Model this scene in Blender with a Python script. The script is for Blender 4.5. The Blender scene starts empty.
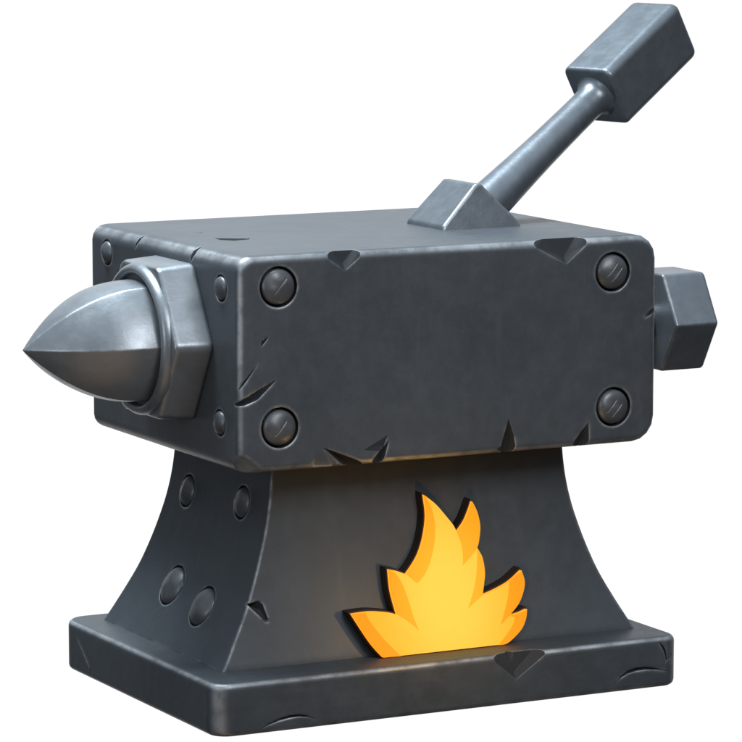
import bpy, bmesh, math, random
from mathutils import Vector, Matrix, noise
random.seed(4)
S = 0.001                      # everything below is written in millimetres
scene = bpy.context.scene
COL = scene.collection
V = Vector

# ------------------------------------------------------------------ materials
def new_mat(name):
    m = bpy.data.materials.new(name); m.use_nodes = True
    nt = m.node_tree; nt.nodes.clear()
    return m, nt
def N(nt, t, **kw):
    n = nt.nodes.new(t)
    for k, v in kw.items():
        if k in n.inputs.keys(): n.inputs[k].default_value = v
        else: setattr(n, k, v)
    return n
def mixc(nt, fac, a, b, mode='MIX'):
    n = nt.nodes.new('ShaderNodeMix'); n.data_type = 'RGBA'; n.blend_type = mode
    for sock, val in ((n.inputs[0], fac), (n.inputs[6], a), (n.inputs[7], b)):
        if hasattr(val, 'is_linked'): nt.links.new(val, sock)
        elif isinstance(val, tuple): sock.default_value = (*val, 1)
        else: sock.default_value = val
    return n.outputs[2]
def math_n(nt, op, a, b=None, clamp=False):
    n = nt.nodes.new('ShaderNodeMath'); n.operation = op; n.use_clamp = clamp
    for i, val in enumerate((a, b)):
        if val is None: continue
        if hasattr(val, 'is_linked'): nt.links.new(val, n.inputs[i])
        else: n.inputs[i].default_value = val
    return n.outputs[0]
def ramp(nt, src, p0, p1, v0=0.0, v1=1.0):
    n = nt.nodes.new('ShaderNodeMapRange'); n.interpolation_type = 'SMOOTHSTEP'
    nt.links.new(src, n.inputs[0])
    for i, v in enumerate((p0, p1, v0, v1)): n.inputs[i+1].default_value = v
    return n.outputs[0]

def metal(name, base, worn, metallic=0.5, rough=0.45, wear=1.0, bev=0.003, stretch=(1, 1, 1), boxy=0.0, mottle=0.14):
    """forged steel: mottled dark skin, brushed streaks, edges rubbed bright"""
    m, nt = new_mat(name); L = nt.links.new
    out = N(nt, 'ShaderNodeOutputMaterial'); bs = N(nt, 'ShaderNodeBsdfPrincipled')
    L(bs.outputs[0], out.inputs[0])
    tc = N(nt, 'ShaderNodeTexCoord')
    P = tc.outputs['Object']
    n1 = N(nt, 'ShaderNodeTexNoise', Scale=7.0, Detail=5.0, Roughness=0.6); L(P, n1.inputs['Vector'])
    n2 = N(nt, 'ShaderNodeTexNoise', Scale=55.0, Detail=6.0, Roughness=0.65); L(P, n2.inputs['Vector'])
    mp = N(nt, 'ShaderNodeMapping'); mp.inputs['Scale'].default_value = stretch; L(P, mp.inputs['Vector'])
    n3 = N(nt, 'ShaderNodeTexNoise', Scale=60.0, Detail=4.0, Roughness=0.7); L(mp.outputs[0], n3.inputs['Vector'])
    n4 = N(nt, 'ShaderNodeTexNoise', Scale=420.0, Detail=2.0); L(P, n4.inputs['Vector'])
    # large soft mottling of the base
    f1 = ramp(nt, n1.outputs[0], 0.3, 0.72)
    dark = tuple(c*(1-mottle) for c in base); light = tuple(c*(1+mottle) for c in base)
    c = mixc(nt, f1, dark, light)
    f2 = ramp(nt, n2.outputs[0], 0.35, 0.75, 0.0, 0.22)
    c = mixc(nt, f2, c, tuple(min(1, v*1.5) for v in base))
    f3 = ramp(nt, n3.outputs[0], 0.52, 0.75, 0.0, 0.20)
    c = mixc(nt, f3, c, tuple(min(1, v*1.7) for v in base))
    # worn edges: where a rounded normal departs from the true one, broken by noise
    bv = N(nt, 'ShaderNodeBevel'); bv.samples = 8; bv.inputs['Radius'].default_value = bev
    bw = N(nt, 'ShaderNodeBevel'); bw.samples = 6; bw.inputs['Radius'].default_value = bev*1.7
    ge = N(nt, 'ShaderNodeNewGeometry')
    dp = N(nt, 'ShaderNodeVectorMath', operation='DOT_PRODUCT')
    L(bw.outputs[0], dp.inputs[0]); L(ge.outputs['Normal'], dp.inputs[1])
    e = math_n(nt, 'SUBTRACT', 1.0, dp.outputs['Value'])
    br = ramp(nt, n2.outputs[0], 0.38, 0.62, 0.25, 1.0)
    e = math_n(nt, 'MULTIPLY', ramp(nt, e, 0.004, 0.09), br)
    # only convex edges
    pt = ramp(nt, ge.outputs['Pointiness'], 0.485, 0.505)
    e = math_n(nt, 'MULTIPLY', e, pt)
    if boxy:      # rubbed arrises of a squared block: wherever the skin turns away from its flat faces
        ab = N(nt, 'ShaderNodeVectorMath', operation='ABSOLUTE'); L(bv.outputs[0], ab.inputs[0])
        sp = N(nt, 'ShaderNodeSeparateXYZ'); L(ab.outputs[0], sp.inputs[0])
        mx = math_n(nt, 'MAXIMUM', math_n(nt, 'MAXIMUM', sp.outputs[0], sp.outputs[1]), sp.outputs[2])
        bx = ramp(nt, math_n(nt, 'SUBTRACT', 1.0, mx), 0.015, 0.20)
        bx = math_n(nt, 'MULTIPLY', bx, ramp(nt, n2.outputs[0], 0.36, 0.60, 0.45, 1.0))
        bx = math_n(nt, 'MULTIPLY', bx, ramp(nt, n1.outputs[0], 0.35, 0.62, 0.35, 1.0))
        e = math_n(nt, 'MAXIMUM', e, math_n(nt, 'MULTIPLY', bx, boxy))
    e = math_n(nt, 'MULTIPLY', e, wear, clamp=True)
    c = mixc(nt, e, c, worn)
    L(c, bs.inputs['Base Color'])
    L(math_n(nt, 'ADD', math_n(nt, 'MULTIPLY', e, 0.9-metallic), metallic), bs.inputs['Metallic'])
    bs.inputs['Specular IOR Level'].default_value = 0.35
    r = ramp(nt, n2.outputs[0], 0.3, 0.8, rough-0.03, rough+0.07)
    L(r, bs.inputs['Roughness'])
    h = math_n(nt, 'ADD', math_n(nt, 'MULTIPLY', n2.outputs[0], 0.8), math_n(nt, 'MULTIPLY', n3.outputs[0], 0.45))
    h = math_n(nt, 'ADD', h, math_n(nt, 'MULTIPLY', n4.outputs[0], 0.12))
    bp = N(nt, 'ShaderNodeBump'); bp.inputs['Strength'].default_value = 0.22; bp.inputs['Distance'].default_value = 0.0016
    L(h, bp.inputs['Height']); L(bv.outputs[0], bp.inputs['Normal']); L(bp.outputs[0], bs.inputs['Normal'])
    return m

M = {}
M['block'] = metal('dark_forged_steel', (0.071, 0.079, 0.088), (0.42, 0.43, 0.44), 0.35, 0.46, 0.9, 0.0035, (1, 1, 0.12), 0.95, 0.08)
M['base'] = metal('base_forged_steel', (0.060, 0.069, 0.078), (0.42, 0.43, 0.44), 0.35, 0.48, 0.9, 0.0035, (0.15, 1, 1), 1.0, 0.10)
M['pillar'] = metal('pedestal_forged_steel', (0.058, 0.067, 0.076), (0.40, 0.41, 0.42), 0.35, 0.50, 1.0, 0.003, (1, 1, 0.1), 0, 0.08)
M['bright'] = metal('polished_steel', (0.20, 0.215, 0.23), (0.62, 0.62, 0.62), 0.65, 0.38, 1.0, 0.0030, (0.12, 1, 1), 0, 0.09)
M['lever'] = metal('lever_steel', (0.155, 0.171, 0.188), (0.55, 0.56, 0.57), 0.65, 0.36, 1.0, 0.0030, (1, 1, 0.12), 0, 0.09)
M['rivet'] = metal('rivet_steel', (0.105, 0.109, 0.114), (0.4, 0.4, 0.4), 0.5, 0.40, 0.6, 0.0010, (0.2, 1, 0.4))
M['chip'] = metal('painted_shade_in_chips', (0.019, 0.021, 0.024), (0.12, 0.14, 0.145), 0.0, 0.7, 0.6, 0.0012)  # near-black base colour paints shade into chips and other cut recesses
M['chip'].node_tree.nodes['Principled BSDF'].inputs['Specular IOR Level'].default_value = 0.25
def plain(name, col, rough=0.6):
    m, nt = new_mat(name); L = nt.links.new
    out = N(nt, 'ShaderNodeOutputMaterial'); bs = N(nt, 'ShaderNodeBsdfPrincipled', Roughness=rough)
    L(bs.outputs[0], out.inputs[0])
    n1 = N(nt, 'ShaderNodeTexNoise', Scale=40.0, Detail=5.0)
    tc = N(nt, 'ShaderNodeTexCoord'); L(tc.outputs['Object'], n1.inputs['Vector'])
    c = mixc(nt, n1.outputs[0], tuple(v*.7 for v in col), tuple(v*1.3 for v in col))
    L(c, bs.inputs['Base Color']); bs.inputs['Specular IOR Level'].default_value = 0.25
    return m
M['backing'] = plain('scorched_brown_steel', (0.022, 0.015, 0.010))
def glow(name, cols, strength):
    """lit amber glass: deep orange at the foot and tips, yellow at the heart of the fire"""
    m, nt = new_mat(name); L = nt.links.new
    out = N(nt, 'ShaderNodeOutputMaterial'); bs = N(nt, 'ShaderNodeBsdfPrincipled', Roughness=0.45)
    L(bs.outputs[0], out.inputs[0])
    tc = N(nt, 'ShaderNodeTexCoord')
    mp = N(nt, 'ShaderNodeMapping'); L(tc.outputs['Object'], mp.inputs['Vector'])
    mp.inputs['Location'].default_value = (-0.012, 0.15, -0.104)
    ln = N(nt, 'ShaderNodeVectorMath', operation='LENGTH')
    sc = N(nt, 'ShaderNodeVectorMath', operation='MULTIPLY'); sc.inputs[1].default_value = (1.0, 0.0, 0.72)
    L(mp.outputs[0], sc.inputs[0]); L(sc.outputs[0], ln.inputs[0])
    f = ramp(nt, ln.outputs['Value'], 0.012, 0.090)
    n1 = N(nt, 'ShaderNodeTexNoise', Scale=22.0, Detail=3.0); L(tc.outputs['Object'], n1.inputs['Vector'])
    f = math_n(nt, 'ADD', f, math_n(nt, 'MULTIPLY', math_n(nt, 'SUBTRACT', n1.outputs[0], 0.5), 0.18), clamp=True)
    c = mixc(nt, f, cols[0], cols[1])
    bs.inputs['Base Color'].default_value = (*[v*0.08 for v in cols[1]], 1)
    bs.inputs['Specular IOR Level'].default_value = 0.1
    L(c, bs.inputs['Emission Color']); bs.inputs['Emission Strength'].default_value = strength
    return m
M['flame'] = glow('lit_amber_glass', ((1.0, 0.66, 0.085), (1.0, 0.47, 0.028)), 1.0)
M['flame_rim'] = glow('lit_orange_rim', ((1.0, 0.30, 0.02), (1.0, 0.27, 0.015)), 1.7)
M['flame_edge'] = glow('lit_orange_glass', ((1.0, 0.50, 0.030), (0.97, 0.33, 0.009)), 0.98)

# ------------------------------------------------------------------ mesh helpers
def finish(bm, name, mat, parent=None, angle=32, cutters=(), weighted=True):
    bmesh.ops.recalc_face_normals(bm, faces=bm.faces)
    me = bpy.data.meshes.new(name); bm.to_mesh(me); bm.free()
    o = bpy.data.objects.new(name, me); COL.objects.link(o)
    for m in (mat if isinstance(mat, (list, tuple)) else [mat]): me.materials.append(m)
    tmp = []
    for c in cutters:
        c, cmat = c if isinstance(c, tuple) else (c, M['chip'])
        bmesh.ops.recalc_face_normals(c, faces=c.faces)
        cm = bpy.data.meshes.new('cut'); c.to_mesh(cm); c.free()
        cm.materials.append(cmat)
        co = bpy.data.objects.new('cut', cm); COL.objects.link(co); tmp.append(co)
        b = o.modifiers.new('b', 'BOOLEAN'); b.operation = 'DIFFERENCE'; b.solver = 'EXACT'; b.object = co; b.material_mode = 'TRANSFER'
    if tmp:
        dg = bpy.context.evaluated_depsgraph_get()
        nm = bpy.data.meshes.new_from_object(o.evaluated_get(dg))
        o.modifiers.clear(); o.data = nm; bpy.data.meshes.remove(me); nm.name = name
        for co in tmp:
            cm = co.data; bpy.data.objects.remove(co); bpy.data.meshes.remove(cm)
    me = o.data
    for p in me.polygons: p.use_smooth = True
    me.set_sharp_from_angle(angle=math.radians(angle))
    if weighted:
        w = o.modifiers.new('weighted_normal', 'WEIGHTED_NORMAL'); w.keep_sharp = True
    if parent: o.parent = parent
    return o

def mm(p): return V(p)*S
def outset(poly, d, lim=2.6):
    area = sum(poly[i][0]*poly[(i+1) % len(poly)][1]-poly[(i+1) % len(poly)][0]*poly[i][1] for i in range(len(poly)))
    sg = 1 if area > 0 else -1
    out = []
    for i, p in enumerate(poly):
        a = (V(p)-V(poly[i-1])).normalized(); b = (V(poly[(i+1) % len(poly)])-V(p)).normalized()
        na, nb = V((a.y, -a.x))*sg, V((b.y, -b.x))*sg
        m = (na+nb); m = m.normalized() if m.length > 1e-4 else na
        k = min(lim, 1/max(0.2, m.dot(na)))
        out.append(tuple(V(p)+m*d*k))
    return out
def prism_bm(poly, axis, a, b, bevel=0, seg=3):
    """poly: 2D outline (mm); extruded along axis ('x','y','z') from a to b; both rims rounded"""
    bm = bmesh.new()
    def P(u, v, w):
        return mm({'x': (w, u, v), 'y': (u, w, v), 'z': (u, v, w)}[axis])
    if not isinstance(bevel, (tuple, list)): bevel = (bevel, bevel)
    lv = []
    for w, r, sg in ((a, bevel[0], 1), (b, bevel[1], -1)):
        part = [(w+sg*r*(1-math.sin(t)), r*(1-math.cos(t))) for t in [math.pi/2*k/seg for k in range(seg+1)]] if r else [(w, 0)]
        lv += part[::-1] if sg > 0 else part
    prev = None; n = len(poly)
    for w, d in lv:
        q = outset(poly, -d, 1.6) if d else poly
        ring = [bm.verts.new(P(u, v, w)) for u, v in q]
        if prev:
            for i in range(n): bm.faces.new((prev[i], prev[(i+1) % n], ring[(i+1) % n], ring[i]))
        else: bm.faces.new(ring)
        prev = ring
    bm.faces.new(prev)
    return bm
def rrect(x0, x1, y0, y1, r, n=5):
    """rounded rectangle outline; r may be one radius or four (from x1y1, counter-clockwise)"""
    rs = r if isinstance(r, (list, tuple)) else [r]*4
    out = []
    for (cx, cy, sx, sy, a0), q in zip(((x1, y1, -1, -1, 0), (x0, y1, 1, -1, 90), (x0, y0, 1, 1, 180), (x1, y0, -1, 1, 270)), rs):
        for k in range(n+1):
            a = math.radians(a0+90*k/n)
            out.append((cx+sx*q+q*math.cos(a), cy+sy*q+q*math.sin(a)))
    return out
def hull(pts):
    bm = bmesh.new()
    vs = [bm.verts.new(mm(p)) for p in pts]
    bmesh.ops.convex_hull(bm, input=vs)
    for v in [v for v in bm.verts if not v.link_faces]: bm.verts.remove(v)
    return bm
def cyl_cut(c, nrm, r, depth, out=6, n=40):
    bm = bmesh.new()
    q = V(nrm).to_track_quat('Z', 'Y').to_matrix().to_4x4()
    bmesh.ops.create_cone(bm, cap_ends=True, segments=n, radius1=r*S*0.94, radius2=r*S*1.03, depth=(depth+out)*S)
    bmesh.ops.transform(bm, matrix=Matrix.Translation(mm(c)+V(nrm).normalized()*(out-depth)/2*S) @ q, verts=bm.verts)
    return bm
def rivet(c, nrm, r, height, parent, sink=6, slots=()):
    """round-headed rivet sitting in its countersink, crown hammered slightly off round"""
    bm = bmesh.new(); rings = 9; n = 32
    q = V(nrm).to_track_quat('Z', 'Y').to_matrix()
    prof = [(r, -sink)] + [(r*math.cos(t), -1.5+(height+1.5)*math.sin(t)) for t in [math.radians(90*k/rings) for k in range(rings)]]
    prev = None; off = V((random.uniform(-9, 9), 3, 1))
    for rr, h in prof:
        ring = []
        for k in range(n):
            a = 2*math.pi*k/n
            p = V((rr*math.cos(a), rr*math.sin(a), h))
            if h > 0: p.z += 0.9*noise.noise((p+off*8)*0.09)
            ring.append(bm.verts.new((q @ p + V(c))*S))
        if prev:
            for k in range(n): bm.faces.new((prev[k], prev[(k+1) % n], ring[(k+1) % n], ring[k]))
        prev = ring
    t = bm.verts.new((q @ V((0, 0, height)) + V(c))*S)
    for k in range(n): bm.faces.new((prev[k], prev[(k+1) % n], t))
    cuts = []
    for d, wd in slots:       # shallow diagonal tool marks across the head
        b = bmesh.new(); bmesh.ops.create_cube(b, size=1)
        for v in b.verts: v.co = q @ (V((v.co.x*60, v.co.y*wd+d, v.co.z*6+height+3-(1.5-0.02*abs(d)**2)))*1.0)
        rm = Matrix.Rotation(math.radians(48), 3, V(nrm))
        for v in b.verts: v.co = (rm @ v.co + V(c))*S
        cuts.append(b)
    o = finish(bm, 'rivet', M['rivet'], parent, 50, weighted=False)
    if cuts:
        bm = bmesh.new(); bm.from_mesh(o.data); old = o.data; bpy.data.objects.remove(o); bpy.data.meshes.remove(old)
        keep = M['chip']; M['chip'] = M['rivet']
        o = finish(bm, 'rivet', M['rivet'], parent, 35, cuts, weighted=False); M['chip'] = keep
    return o

# ------------------------------------------------------------------ the anvil
anvil = bpy.data.objects.new('anvil', None); COL.objects.link(anvil)
anvil.empty_display_size = 0.1
anvil['label'] = 'dark steel anvil with pointed horn, lever on top and glowing flame emblem on pedestal'
anvil['category'] = 'anvil'

# ---- block
BX, BY0, BY1, BZ0, BZ1 = 226, -171.7, 171.7, 244, 447.7
bm = prism_bm(rrect(-BX, BX, BZ0, BZ1, [24, 15, 13, 25], 4), 'y', BY0, BY1, 8, 4)
cut = []
F = BY0
def notch(a, b, apex, deep, y=F, zt=8, skew=0.5):
    """V-shaped chip struck out of an upper/lower front edge: a, b on the edge, apex on the face"""
    m = a[0]*(1-skew)+b[0]*skew
    return hull([(a[0]-4, y-4, a[1]+zt), (b[0]+4, y-4, b[1]+zt), (a[0], y-2, a[1]), (b[0], y-2, b[1]), (apex[0], y-1.5, apex[1]),
                 (a[0]*0.6+m*0.4, y+deep, a[1]+zt), (b[0]*0.6+m*0.4, y+deep, b[1]+zt), (apex[0], y+deep*0.55, apex[1]+8)])
cut.append(notch((-142, 445), (-93, 445), (-116, 428), 9, skew=0.72))
cut.append(notch((79, 444), (152, 444), (123, 422), 10, skew=0.62))
# slanting chips along the lower front edge
cut.append(hull([(-144, F-2, 267), (-134, F-2, 262), (-70, F-3, 238), (-112, F-3, 238), (-100, F+13, 238), (-118, F+8, 252), (-84, F+9, 238)]))
cut.append((hull([(-172, F-4, 240), (-144, F-1.5, 268), (-136, F-1.5, 262), (-112, F-4, 238), (-150, F+5, 236), (-120, F+7, 236)]), M['block']))
cut.append(hull([(-68, F-1.5, 269), (-76, F-2, 262), (-100, F-3, 238), (-76, F-3, 238), (-84, F+10, 238), (-76, F+7, 252)]))
cut.append(hull([(-66, F-1.5, 278), (-110, F-1.5, 256), (-78, F-1.5, 252), (-76, F+2.2, 262)]))
cut.append(hull([(60, F-1.5, 281), (57, F-2, 262), (44, F-3, 238), (72, F-3, 238), (67, F-2, 262), (60, F+12, 238), (62, F+8, 258)]))
cut.append(hull([(44, F-1.5, 252), (58, F-1.5, 258), (30, F-3, 240), (58, F-2, 238), (50, F+5, 240)]))
cut.append(hull([(150, F-1.5, 271), (139, F-2, 260), (118, F-3, 238), (152, F-3, 238), (141, F+11, 238), (146, F+7, 254)]))
# cracks running in from the left front edge
cut.append(hull([(-232, F-2, 311), (-232, F-2, 305), (-205, F-2, 314), (-184, F-1, 334), (-188, F-1, 330), (-206, F+6, 318), (-226, F+10, 309)]))
cut.append(hull([(-232, F-2, 322), (-229, F-2, 318), (-210, F-1, 344), (-203, F-1, 352), (-212, F+2.2, 340), (-226, F+5, 322)]))
cut.append(hull([(-204, F-1.5, 368), (-193, F-1.5, 374), (-198, F-1.5, 367), (-204, F-1, 361), (-200, F+4, 369)]))
# nick in the right edge, lower corners knocked off
cut.append(hull([(231, F-2, 380), (231, F-2, 372), (208, F-1.2, 364), (215, F-1.5, 372), (226, F+7, 376)]))
def knock(p1, p2, p3, o):
    c = (V(p1)+V(p2)+V(p3))/3
    return hull([c+(V(p)-c)*3 for p in (p1, p2, p3)]+[V(o)])
cut.append((knock((-221, F, 263), (-196, F, 244), (-226, F+20, 246), (-300, F-70, 180)), M['block']))
cut.append(hull([(232, F-5, 276), (229, F-2, 268), (206, F-3, 240), (214, F-2, 234), (236, F+22, 238), (236, F+18, 262)]))
# scoops in the top face and its left edge
cut.append(hull([(-176, -8, 449), (-143, -28, 449), (-150, -38, 449), (-168, -42, 449), (-178, -28, 449), (-164, -24, 436), (-150, -30, 442)]))
cut.append(hull([(-170, 52, 449), (-160, 42, 449), (-166, 36, 449), (-165, 44, 445)]))
cut.append(hull([(-231, 66, 450), (-231, 50, 450), (-214, 56, 450), (-226, 62, 432), (-222, 58, 437)]))
cut.append(hull([(-231, -58, 450), (-231, -78, 450), (-212, -69, 450), (-227, -66, 430), (-222, -70, 437)]))
cut.append(hull([(-130, 176, 452), (-100, 176, 452), (-113, 160, 450), (-114, 176, 441)]))
# thin flaked strip along the upper front edge
cut.append(hull([(-93, F-2, 441), (-40, F-2, 438), (-18, F-2, 443), (-20, F-2, 450), (-90, F-2, 450), (-50, F+2.2, 450)]))
FR = [(-185, 418), (-184, 286), (175, 413), (177, 281)]
LR = [(129, 423), (-134, 415), (-130, 288)]
for x, z in FR: cut.append(cyl_cut((x, F, z), (0, -1, 0), 19.5, 8))
for y, z in LR: cut.append(cyl_cut((-BX, y, z), (-1, 0, 0), 13.0, 6))
block = finish(bm, 'block', M['block'], anvil, 30, cut)
for k, (x, z) in enumerate(FR): rivet((x, F, z), (0, -1, 0), 16.8, 5.0, block, 7, ((1, 2.2),) if k < 2 else ((-3, 1.6), (4, 1.4)))
for y, z in LR: rivet((-BX, y, z), (-1, 0, 0), 11.4, 5, block, 5)

# ---- horn with its hexagonal collar
HY, HZ = -33.0, 356.0
def hexagon(cy, cz, R, r=0, n=3, rot=180):
    pts = []
    for k in range(6):
        a = math.radians(rot+60*k); c = V((cy+R*math.cos(a), cz+R*math.sin(a)))
        if not r: pts.append(tuple(c)); continue
        p = V((cy+R*math.cos(a-math.pi/3), cz+R*math.sin(a-math.pi/3))); q = V((cy+R*math.cos(a+math.pi/3), cz+R*math.sin(a+math.pi/3)))
        s, e = c+(p-c).normalized()*r, c+(q-c).normalized()*r
        for j in range(n+1):
            t = j/n; pts.append(tuple(s*(1-t)**2+c*2*t*(1-t)+e*t*t))
    return pts
bm = prism_bm(hexagon(HY, HZ, 86, 6, 3), 'x', -264, -225, 5, 4)
# the front corners of a nut are turned round
for v in bm.verts:
    d = V((v.co.y/S-HY, v.co.z/S-HZ)); x = v.co.x/S
    if x < -245 and d.length > 79:
        k = (79+(d.length-79)*0.45)/d.length; v.co.y = (HY+d.x*k)*S; v.co.z = (HZ+d.y*k)*S
for v in bm.verts: v.co.z += 0.002
bore = bmesh.new()
bmesh.ops.create_cone(bore, cap_ends=True, segments=72, radius1=65*S, radius2=66.5*S, depth=0.03)
bmesh.ops.transform(bore, matrix=Matrix.Translation((-0.279, HY*S, HZ*S)) @ Matrix.Rotation(-math.pi/2, 4, 'Y'), verts=bore.verts)
collar = finish(bm, 'horn_collar', M['bright'], anvil, 30, [bore])
bm = bmesh.new(); prev = None; first = None       # turned lip standing proud of the hexagon
for x, r in [(-252, 70.5), (-262.5, 72.6), (-265.5, 72.4), (-268.5, 71.3), (-270.8, 69.4), (-271.8, 67.2), (-271.4, 65.0), (-269.8, 63.4), (-266.5, 62.4), (-252, 62)]:
    ring = [bm.verts.new(mm((x, HY+r*math.cos(math.pi*k/40), HZ+2+r*math.sin(math.pi*k/40)))) for k in range(80)]
    if prev:
        for k in range(80): bm.faces.new((prev[k], prev[(k+1) % 80], ring[(k+1) % 80], ring[k]))
    else: first = ring
    prev = ring
for k in range(80): bm.faces.new((prev[k], prev[(k+1) % 80], first[(k+1) % 80], first[k]))
finish(bm, 'collar_ring', M['bright'], collar, 50, weighted=False)

bm = bmesh.new(); n = 96; prev = None
X0, X1 = -263.0, -384.0; m_ = 46
for i in range(m_):
    t = (i/(m_))**1.25                      # 0 at the root, 1 at the tip
    u = 1-t
    x = X0+(X1-X0)*t
    rr = 59.6*(1-(1-min(u/0.90, 1))**2.05)
    kk = 0.45+0.35*t
    ring = []
    for j in range(n):
        a = math.pi+2*math.pi*j/n
        ph = (math.degrees(a) % 60)-30
        h = math.cos(math.radians(30))/math.cos(math.radians(ph))
        rad = rr*((1-kk)+kk*h)*(1+0.10*kk*0.6)
        ring.append(bm.verts.new(mm((x, HY+rad*math.cos(a), HZ+1.5+rad*math.sin(a)-3*t))))
    if prev:
        for j in range(n): bm.faces.new((prev[j], prev[(j+1) % n], ring[(j+1) % n], ring[j]))
    else: bm.faces.new(ring)
    prev = ring
tip = bm.verts.new(mm((X1, HY, HZ-1.5)))
for j in range(n): bm.faces.new((prev[j], prev[(j+1) % n], tip))
horn = finish(bm, 'horn', M['bright'], anvil, 17, weighted=False)

# ---- nut on its bolt at the other end
NY, NZ = -30, 343
bm = prism_bm(hexagon(NY, NZ, 57, 2.5, 2), 'x', 301, 354, (2.2, 2.4), 3)
for v in bm.verts:                       # chamfered corners of the outer end
    d = V((v.co.y/S-NY, v.co.z/S-NZ))
    if v.co.x/S > 330 and d.length > 50:
        v.co.x -= (d.length-50)*0.0007
nut = finish(bm, 'hex_nut', M['lever'], anvil, 30)
bm = prism_bm([(NY+17*math.cos(2*math.pi*k/36), NZ+17*math.sin(2*math.pi*k/36)) for k in range(36)], 'x', 220, 305, 0)
finish(bm, 'bolt_shank', M['block'], anvil, 30)

# ---- lever: wedge, rod, square hammer head
tri = [(55, 447), (56, 452), (97, 490.5), (104, 490.5), (142, 452), (144, 447), (143, 441), (56, 441)]
bm = prism_bm(tri, 'y', -46, 29, 2.5, 3)
bmesh.ops.bevel(bm, geom=[e for e in bm.edges if abs((e.verts[0].co-e.verts[1].co).y) > 0.05], offset=0.0015, segments=2, profile=0.5, affect='EDGES')
# front face swept forward a little at the foot
for v in bm.verts:
    if v.co.y < -0.03: v.co.y += 0.012*max(0, (v.co.z-0.450)/0.045)**1.4 - 0.002
wedge = finish(bm, 'lever_bracket', M['lever'], anvil, 28)

HEADM = Matrix(((0.2982418958844025, -0.501775580545199, 0.8119563032142056),
                (-0.9544829469791666, -0.1601282133341178, 0.25163715786900204),
                (-0.0037517311626034527, 0.8500471881389601, 0.5266931767645483)))
P0 = V((135.87, -8.0, 474.6))
def place(bm):
    bmesh.ops.transform(bm, matrix=Matrix.Translation(P0*S) @ HEADM.to_4x4(), verts=bm.verts)
bm = bmesh.new(); prev = None; n = 48
prof = [(-45, 22.5), (-5, 21.3), (10, 20.6), (25, 20.0), (45, 19.0), (75, 17.9), (105, 17.2), (130, 16.8), (152, 16.6), (163, 17.0), (168, 18.0), (171.5, 19.8), (174, 22.2), (176, 25.5), (180, 25.5)]
for t, r in prof:
    ring = [bm.verts.new(V((r*math.cos(2*math.pi*k/n), r*math.sin(2*math.pi*k/n), t))*S) for k in range(n)]
    if prev:
        for k in range(n): bm.faces.new((prev[k], prev[(k+1) % n], ring[(k+1) % n], ring[k]))
    else: bm.faces.new(ring)
    prev = ring
bm.faces.new(prev)
place(bm)
rod = finish(bm, 'lever_rod', M['lever'], anvil, 30, weighted=False)
a, b, L0, L1 = 32.2, 33.2, 175, 302
bm = prism_bm(rrect(-a, a, -b, b, 9.5, 5), 'z', L0, L1, (3.5, 9.3), 5)
place(bm)
head = finish(bm, 'lever_head', M['lever'], rod, 30)

# ---- pedestal: waisted pillar
KX = [(51, 226), (70, 214.5), (92, 202), (105, 194.8), (118, 189), (130, 184.3), (141, 180), (155, 175.4), (168, 171), (183, 167), (200, 163.5), (215, 161.4), (230, 160), (246, 159)]
def hx(z):
    if z <= KX[0][0]: return KX[0][1]
    for (a, va), (b, vb) in zip(KX, KX[1:]):
        if z <= b: return va+(vb-va)*(z-a)/(b-a)
    return KX[-1][1]
def hxs(z): return sum(hx(z+d) for d in (-9, -4.5, 0, 4.5, 9))/5 if z > 62 else hx(z)
def hy(z): return 110+30*max(0, min(1, (244-z)/193))**1.9
bm = bmesh.new(); prev = None; zz = [46+(246-46)*k/40 for k in range(41)]
for z in zz:
    X, Y = hxs(z), hy(z)
    ring = [bm.verts.new(mm((px, 6+py, z))) for px, py in rrect(-X, X, -Y, Y, 1.5, 2)]
    if prev:
        for k in range(len(ring)): bm.faces.new((prev[k], prev[(k+1) % len(ring)], ring[(k+1) % len(ring)], ring[k]))
    else: bm.faces.new(ring)
    prev = ring
bm.faces.new(prev)
cut = []; PR = []
for y, z, r in ((73, 188, 15), (-49, 195, 15), (42, 101, 19.5), (-35, 94, 19.5)):
    nrm = V((-1, 0, (hxs(z-6)-hxs(z+6))/12)).normalized(); c = (-hxs(z), y, z)
    cut.append(cyl_cut(c, nrm, r+2.2, 5, 12)); PR.append((c, nrm, r))
yf = 6-hy(108)
cut.append(hull([(-196, yf-4, 112), (-176, yf-3, 114), (-172, yf-3, 89), (-178, yf+3.5, 103), (-190, yf+9, 108)]))
yf = 6-hy(200)
pillar = finish(bm, 'pedestal', M['pillar'], anvil, 30, cut)
for c, nrm, r in PR: rivet(c, nrm, r, 6.5 if r > 17 else 5, pillar, 5)

# ---- base slab
SX0, SX1, SY0, SY1 = -258.6, 248, -185.7, 178.8
bm = prism_bm(rrect(SX0, SX1, SY0, SY1, [20, 24, 20, 17], 6), 'z', 0, 50.6, 6, 4)
G = SY0; cut = []
cut.append(notch((33, 46), (98, 46), (62, 23), 8, y=G, zt=7, skew=0.6))
cut.append(hull([(44, G-2, 54), (72, G-2, 54), (66, G-2, 40), (52, G-2, 42), (58, G+15, 54), (58, G+8, 42)]))
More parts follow.
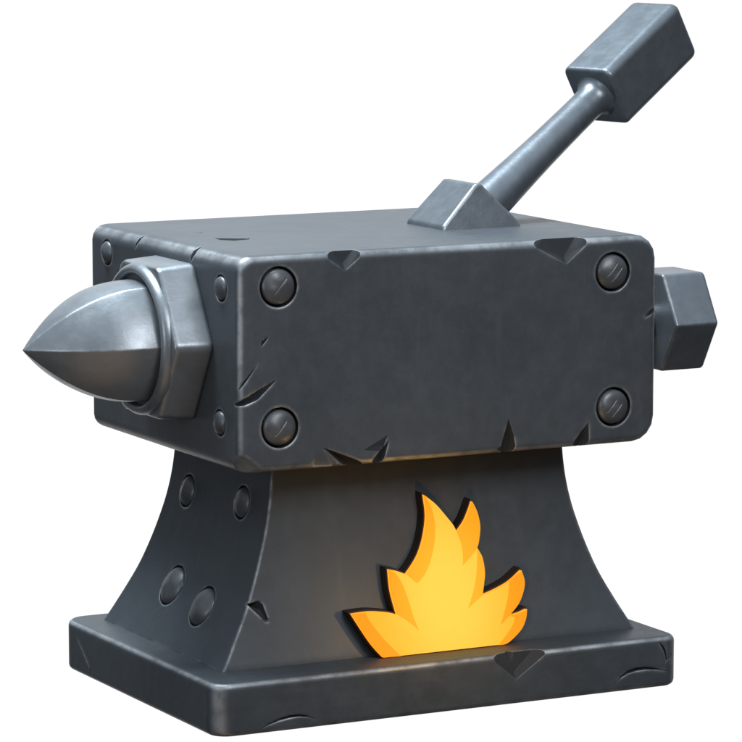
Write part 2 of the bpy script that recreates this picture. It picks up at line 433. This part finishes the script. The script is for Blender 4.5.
# curved cracks: chains of short slivers
def crack(pts, w, d, y):
    out = []
    for i in range(len(pts)-1):
        (x0, z0), (x1, z1) = pts[i], pts[i+1]
        f0 = math.sin(math.pi*(i+0.15)/(len(pts)-0.7)); f1 = math.sin(math.pi*(i+1.15)/(len(pts)-0.7))
        t = V((x1-x0, z1-z0)).normalized(); nn = V((-t.y, t.x))
        e = 0.6
        q = []
        for (x, z), f, s in (((x0, z0), f0, -1), ((x1, z1), f1, 1)):
            f = max(f, 0.12)
            x += t.x*e*s; z += t.y*e*s
            q += [(x+nn.x*w*f*.5, y-1, z+nn.y*w*f*.5), (x-nn.x*w*f*.5, y-1, z-nn.y*w*f*.5), (x-nn.x*w*f*.3, y+d*f, z-nn.y*w*f*.3)]
        out.append(hull(q))
    return out
def arc(a, m, b, n=6):
    return [tuple(V(a)*(1-t)**2+V(m)*2*t*(1-t)+V(b)*t*t) for t in [k/n for k in range(n+1)]]
cut += crack(arc((174, 10), (190, 30), (234, 16)), 4.5, 3.5, G)
cut += crack(arc((222, 46), (233, 40), (232, 22)), 3.5, 3.5, G)
cut += crack(arc((231, 26), (238, 30), (244, 42)), 3, 3, G)
cut += crack(arc((-216, 4), (-178, 22), (-154, 9)), 3.5, 3.2, G)
cut.append(hull([(-196, G-2, 53), (-150, G-2, 53), (-172, G-2, 44.5), (-190, G-2, 46), (-172, G+3.5, 53)]))
cut.append(hull([(-30, G-2, 53), (10, G-2, 53), (-8, G-2, 46), (-10, G+3.0, 53)]))
cut.append(hull([(-261, 150, 46), (-261, 142, 42), (-260, 118, 22), (-261, 90, 2), (-261, 98, 4), (-261, 122, 25), (-254, 120, 24)]))
base = finish(bm, 'base_slab', M['base'], anvil, 30, cut)

# ---- flame emblem, following the curve of the pedestal
OUT = [(-63.7, 51.9), (-73.2, 63.3), (-82.3, 77.8), (-92.0, 94.7), (-72.1, 95.2), (-53.2, 92.6), (-43.3, 89.8), (-45.3, 99.4), (-47.6, 113.6), (-47.9, 132.7), (-37.8, 130.1), (-29.5, 126.6), (-21.2, 135.2), (-13.5, 145.8), (-7.1, 160.9), (-3.2, 180.5), (-4.9, 200.7), (7.1, 191.1), (17.8, 178.8), (25.4, 169.1), (28.8, 161.6), (38.0, 171.5), (44.2, 182.4), (47.6, 190.2), (52.3, 180.3), (54.8, 167.2), (53.3, 155.9), (49.9, 145.6), (54.9, 135.8), (56.2, 121.5), (53.9, 110.4), (51.1, 99.9), (65.4, 103.7), (82.7, 110.3), (97.0, 119.6), (99.3, 109.6), (96.9, 100.0), (90.0, 88.6), (77.9, 78.1), (88.7, 79.6), (98.6, 82.4), (96.0, 73.6), (90.0, 64.6), (78.7, 56.2), (70.4, 52.2)]
STR = [[(-64.0, 52.1), (-73.5, 63.4), (-82.6, 78.0), (-92.2, 94.9), (-78.2, 95.0), (-72.3, 83.9), (-60.1, 67.6), (-45.4, 51.7)], [(-43.6, 89.9), (-45.6, 99.6), (-47.9, 113.7), (-48.2, 132.8), (-41.5, 129.1), (-35.2, 118.2), (-30.0, 101.0), (-26.9, 86.8), (-22.8, 73.6), (-32.3, 82.3)], [(-29.8, 126.7), (-21.5, 135.3), (-13.8, 145.9), (-7.4, 161.0), (-3.6, 180.6), (-5.2, 200.8), (1.7, 188.8), (4.8, 172.8), (3.1, 154.4), (-3.7, 135.2), (-12.0, 123.2), (-19.4, 117.4)], [(28.5, 161.8), (37.7, 171.6), (43.9, 182.5), (47.2, 190.3), (52.0, 180.5), (54.5, 167.4), (53.0, 156.0), (49.6, 145.8), (42.3, 138.4), (32.4, 130.2), (33.3, 140.6), (32.0, 152.1)], [(49.6, 145.8), (54.6, 135.9), (55.8, 121.6), (53.6, 110.5), (50.8, 100.0), (42.6, 95.1), (33.6, 89.2), (40.6, 103.2), (45.4, 116.9), (48.2, 130.8)], [(81.7, 110.0), (96.7, 119.2), (99.0, 109.6), (96.6, 100.1), (89.7, 88.7), (77.6, 78.2), (67.3, 70.5), (74.7, 86.1), (79.8, 99.7)], [(77.6, 78.2), (88.4, 79.5), (98.2, 82.1), (95.7, 73.6), (89.6, 64.8), (78.3, 56.3), (70.1, 52.3), (61.8, 52.0), (72.5, 61.1), (81.1, 70.1), (84.0, 76.3)]]
from mathutils.geometry import delaunay_2d_cdt
def smooth_outline(poly, corner=32, n=4):
    """Catmull-Rom through the points, broken at sharp tips and valleys"""
    m = len(poly); out = []
    def turn(i):
        a = V(poly[i])-V(poly[i-1]); b = V(poly[(i+1) % m])-V(poly[i])
        return math.degrees(abs(a.angle_signed(b)))
    ln = [(V(poly[(i+1) % m])-V(poly[i])).length for i in range(m)]
    sharp = [turn(i) > corner or max(ln[i], ln[i-1]) > 4*min(ln[i], ln[i-1]) for i in range(m)]
    for i in range(m):
        p1, p2 = V(poly[i]), V(poly[(i+1) % m])
        p0 = V(poly[i-1]) if not sharp[i] else p1-(p2-p1)*0.5
        p3 = V(poly[(i+2) % m]) if not sharp[(i+1) % m] else p2+(p2-p1)*0.5
        for k in range(n):
            t = k/n
            out.append(tuple(0.5*((2*p1)+(p2-p0)*t+(2*p0-5*p1+4*p2-p3)*t*t+(3*p1-p0-3*p2+p3)*t**3)))
    return out
def inside(p, poly):
    c = False; j = len(poly)-1
    for i in range(len(poly)):
        (xi, yi), (xj, yj) = poly[i], poly[j]
        if (yi > p[1]) != (yj > p[1]) and p[0] < (xj-xi)*(p[1]-yi)/(yj-yi)+xi: c = not c
        j = i
    return c
def curved_plate(poly, o0, o1, round_=0):
    """plate with outline poly (x,z) between stand-offs o0 and o1 from the pedestal's front"""
    n = len(poly)
    pts = [V(p) for p in poly]
    z = 54.0
    while z < 204:
        x = -94.0
        while x < 100:
            if inside((x, z), poly) and min((V((x, z))-q).length for q in pts) > 2.5: pts.append(V((x, z)))
            x += 7
        z += 7
    vs, es, fs, *_ = delaunay_2d_cdt(pts, [(i, (i+1) % n) for i in range(n)], [list(range(n))], 1, 1e-5)
    bm = bmesh.new()
    def Y(z, o): return 6-hy(z)-o
    r0 = [bm.verts.new(mm((v.x, Y(v.y, o0), v.y))) for v in vs]; r1 = [bm.verts.new(mm((v.x, Y(v.y, o1), v.y))) for v in vs]
    cnt = {}
    for f in fs:
        bm.faces.new([r1[i] for i in f]); bm.faces.new([r0[i] for i in reversed(f)])
        for a, b in zip(f, f[1:]+f[:1]): cnt[(a, b)] = 1
    for (a, b) in cnt:
        if (b, a) not in cnt: bm.faces.new((r1[b], r1[a], r0[a], r0[b]))
    for v in [v for v in bm.verts if not v.link_faces]: bm.verts.remove(v)
    return bm
OUT = smooth_outline(OUT)
STR = [smooth_outline(q, 38, 3) for q in STR]
emblem = finish(curved_plate([(x, max(z, 50.9)) for x, z in outset(OUT, 1.4, 1.6)], -3, 12.5), 'flame_emblem', M['backing'], anvil, 40, weighted=False)
bm = curved_plate([(x, max(z, 51.4)) for x, z in OUT], 11.5, 17)
me_tmp = bpy.data.meshes.new('t'); 
for s in STR:
    b2 = curved_plate([(x, max(z, 51.3)) for x, z in outset(s, -0.1, 1.2)], 16, 17.8)
    for f in b2.faces: f.material_index = 1
    b2.to_mesh(me_tmp); b2.free(); bm.from_mesh(me_tmp)
bpy.data.meshes.remove(me_tmp)
bm.normal_update()
for f in bm.faces:
    if f.material_index == 0 and abs(f.normal.y) < 0.3: f.material_index = 2
glass = finish(bm, 'lit_flame', [M['flame'], M['flame_edge'], M['flame_rim']], emblem, 40, weighted=False)
glass['label'] = 'glowing yellow and orange flame face'

# ------------------------------------------------------------------ light
world = bpy.data.worlds.new('World'); scene.world = world; world.use_nodes = True
nt = world.node_tree; nt.nodes.clear(); L = nt.links.new
out = N(nt, 'ShaderNodeOutputWorld'); bg = N(nt, 'ShaderNodeBackground'); L(bg.outputs[0], out.inputs[0])
tc = N(nt, 'ShaderNodeTexCoord')
# a white studio sweep behind and under the anvil, dim cool room on the viewer's side
dp = N(nt, 'ShaderNodeVectorMath', operation='DOT_PRODUCT'); L(tc.outputs['Generated'], dp.inputs[0])
dp.inputs[1].default_value = V((0.456, 0.879, -0.13)).normalized()
f = ramp(nt, dp.outputs['Value'], 0.72, 0.88)
sep = N(nt, 'ShaderNodeSeparateXYZ'); L(tc.outputs['Generated'], sep.inputs[0])
up = ramp(nt, sep.outputs['Z'], -0.1, 1.0)
room = mixc(nt, up, (0.035, 0.037, 0.04), (0.66, 0.78, 0.90))
L(mixc(nt, f, room, (1.0, 1.0, 1.0)), bg.inputs[0]); bg.inputs[1].default_value = 1.04

def area(name, loc, aim, size, power, col, size_y=None):
    l = bpy.data.lights.new(name, 'AREA'); l.energy = power; l.color = col; l.size = size
    if size_y: l.shape = 'RECTANGLE'; l.size_y = size_y
    o = bpy.data.objects.new(name, l); COL.objects.link(o); o.location = loc
    o.rotation_euler = (V(aim)-V(loc)).to_track_quat('-Z', 'Y').to_euler()
    return o
area('studio_softbox', (-0.40, 0.25, 1.95), (0, 0, 0.35), 0.8, 66, (0.80, 0.92, 1.0))
area('studio_front_softbox', (0.1, -2.4, 1.75), (0, 0, 0.3), 0.9, 37, (0.94, 0.97, 1.0))
area('studio_left_strip', (-2.3, -1.2, 0.7), (0, 0, 0.25), 0.5, 9, (0.85, 0.93, 1.0))
area('warm_fill_from_below', (-0.7, -1.0, -0.7), (0, -0.1, 0.3), 1.2, 2.0, (1.0, 0.60, 0.3))  # added warm fill from below, browns the undersides
fl = bpy.data.lights.new('flame_light', 'POINT'); fl.energy = 0.34; fl.color = (1.0, 0.55, 0.16); fl.shadow_soft_size = 0.0
o = bpy.data.objects.new('flame_light', fl); COL.objects.link(o); o.location = (-0.01, -0.262, 0.11)

# ------------------------------------------------------------------ camera
cam = bpy.data.cameras.new('camera'); co = bpy.data.objects.new('camera', cam); COL.objects.link(co)
Fv = V((0.45654016, 0.87887122, -0.13840687)).normalized()
Rv = Fv.cross(V((0, 0, 1))).normalized(); Uv = Rv.cross(Fv)
co.matrix_world = Matrix.Translation(V((-1.79033164, -3.44790758, 0.84912574))) @ Matrix((Rv, Uv, -Fv)).transposed().to_4x4()
cam.sensor_width = 36; cam.lens = 3966.6/742*36; cam.clip_start = 0.1; cam.clip_end = 100
scene.camera = co

scene.render.engine = 'CYCLES'
scene.view_settings.view_transform = 'Standard'; scene.view_settings.look = 'None'
scene.view_settings.exposure = 0; scene.view_settings.gamma = 1
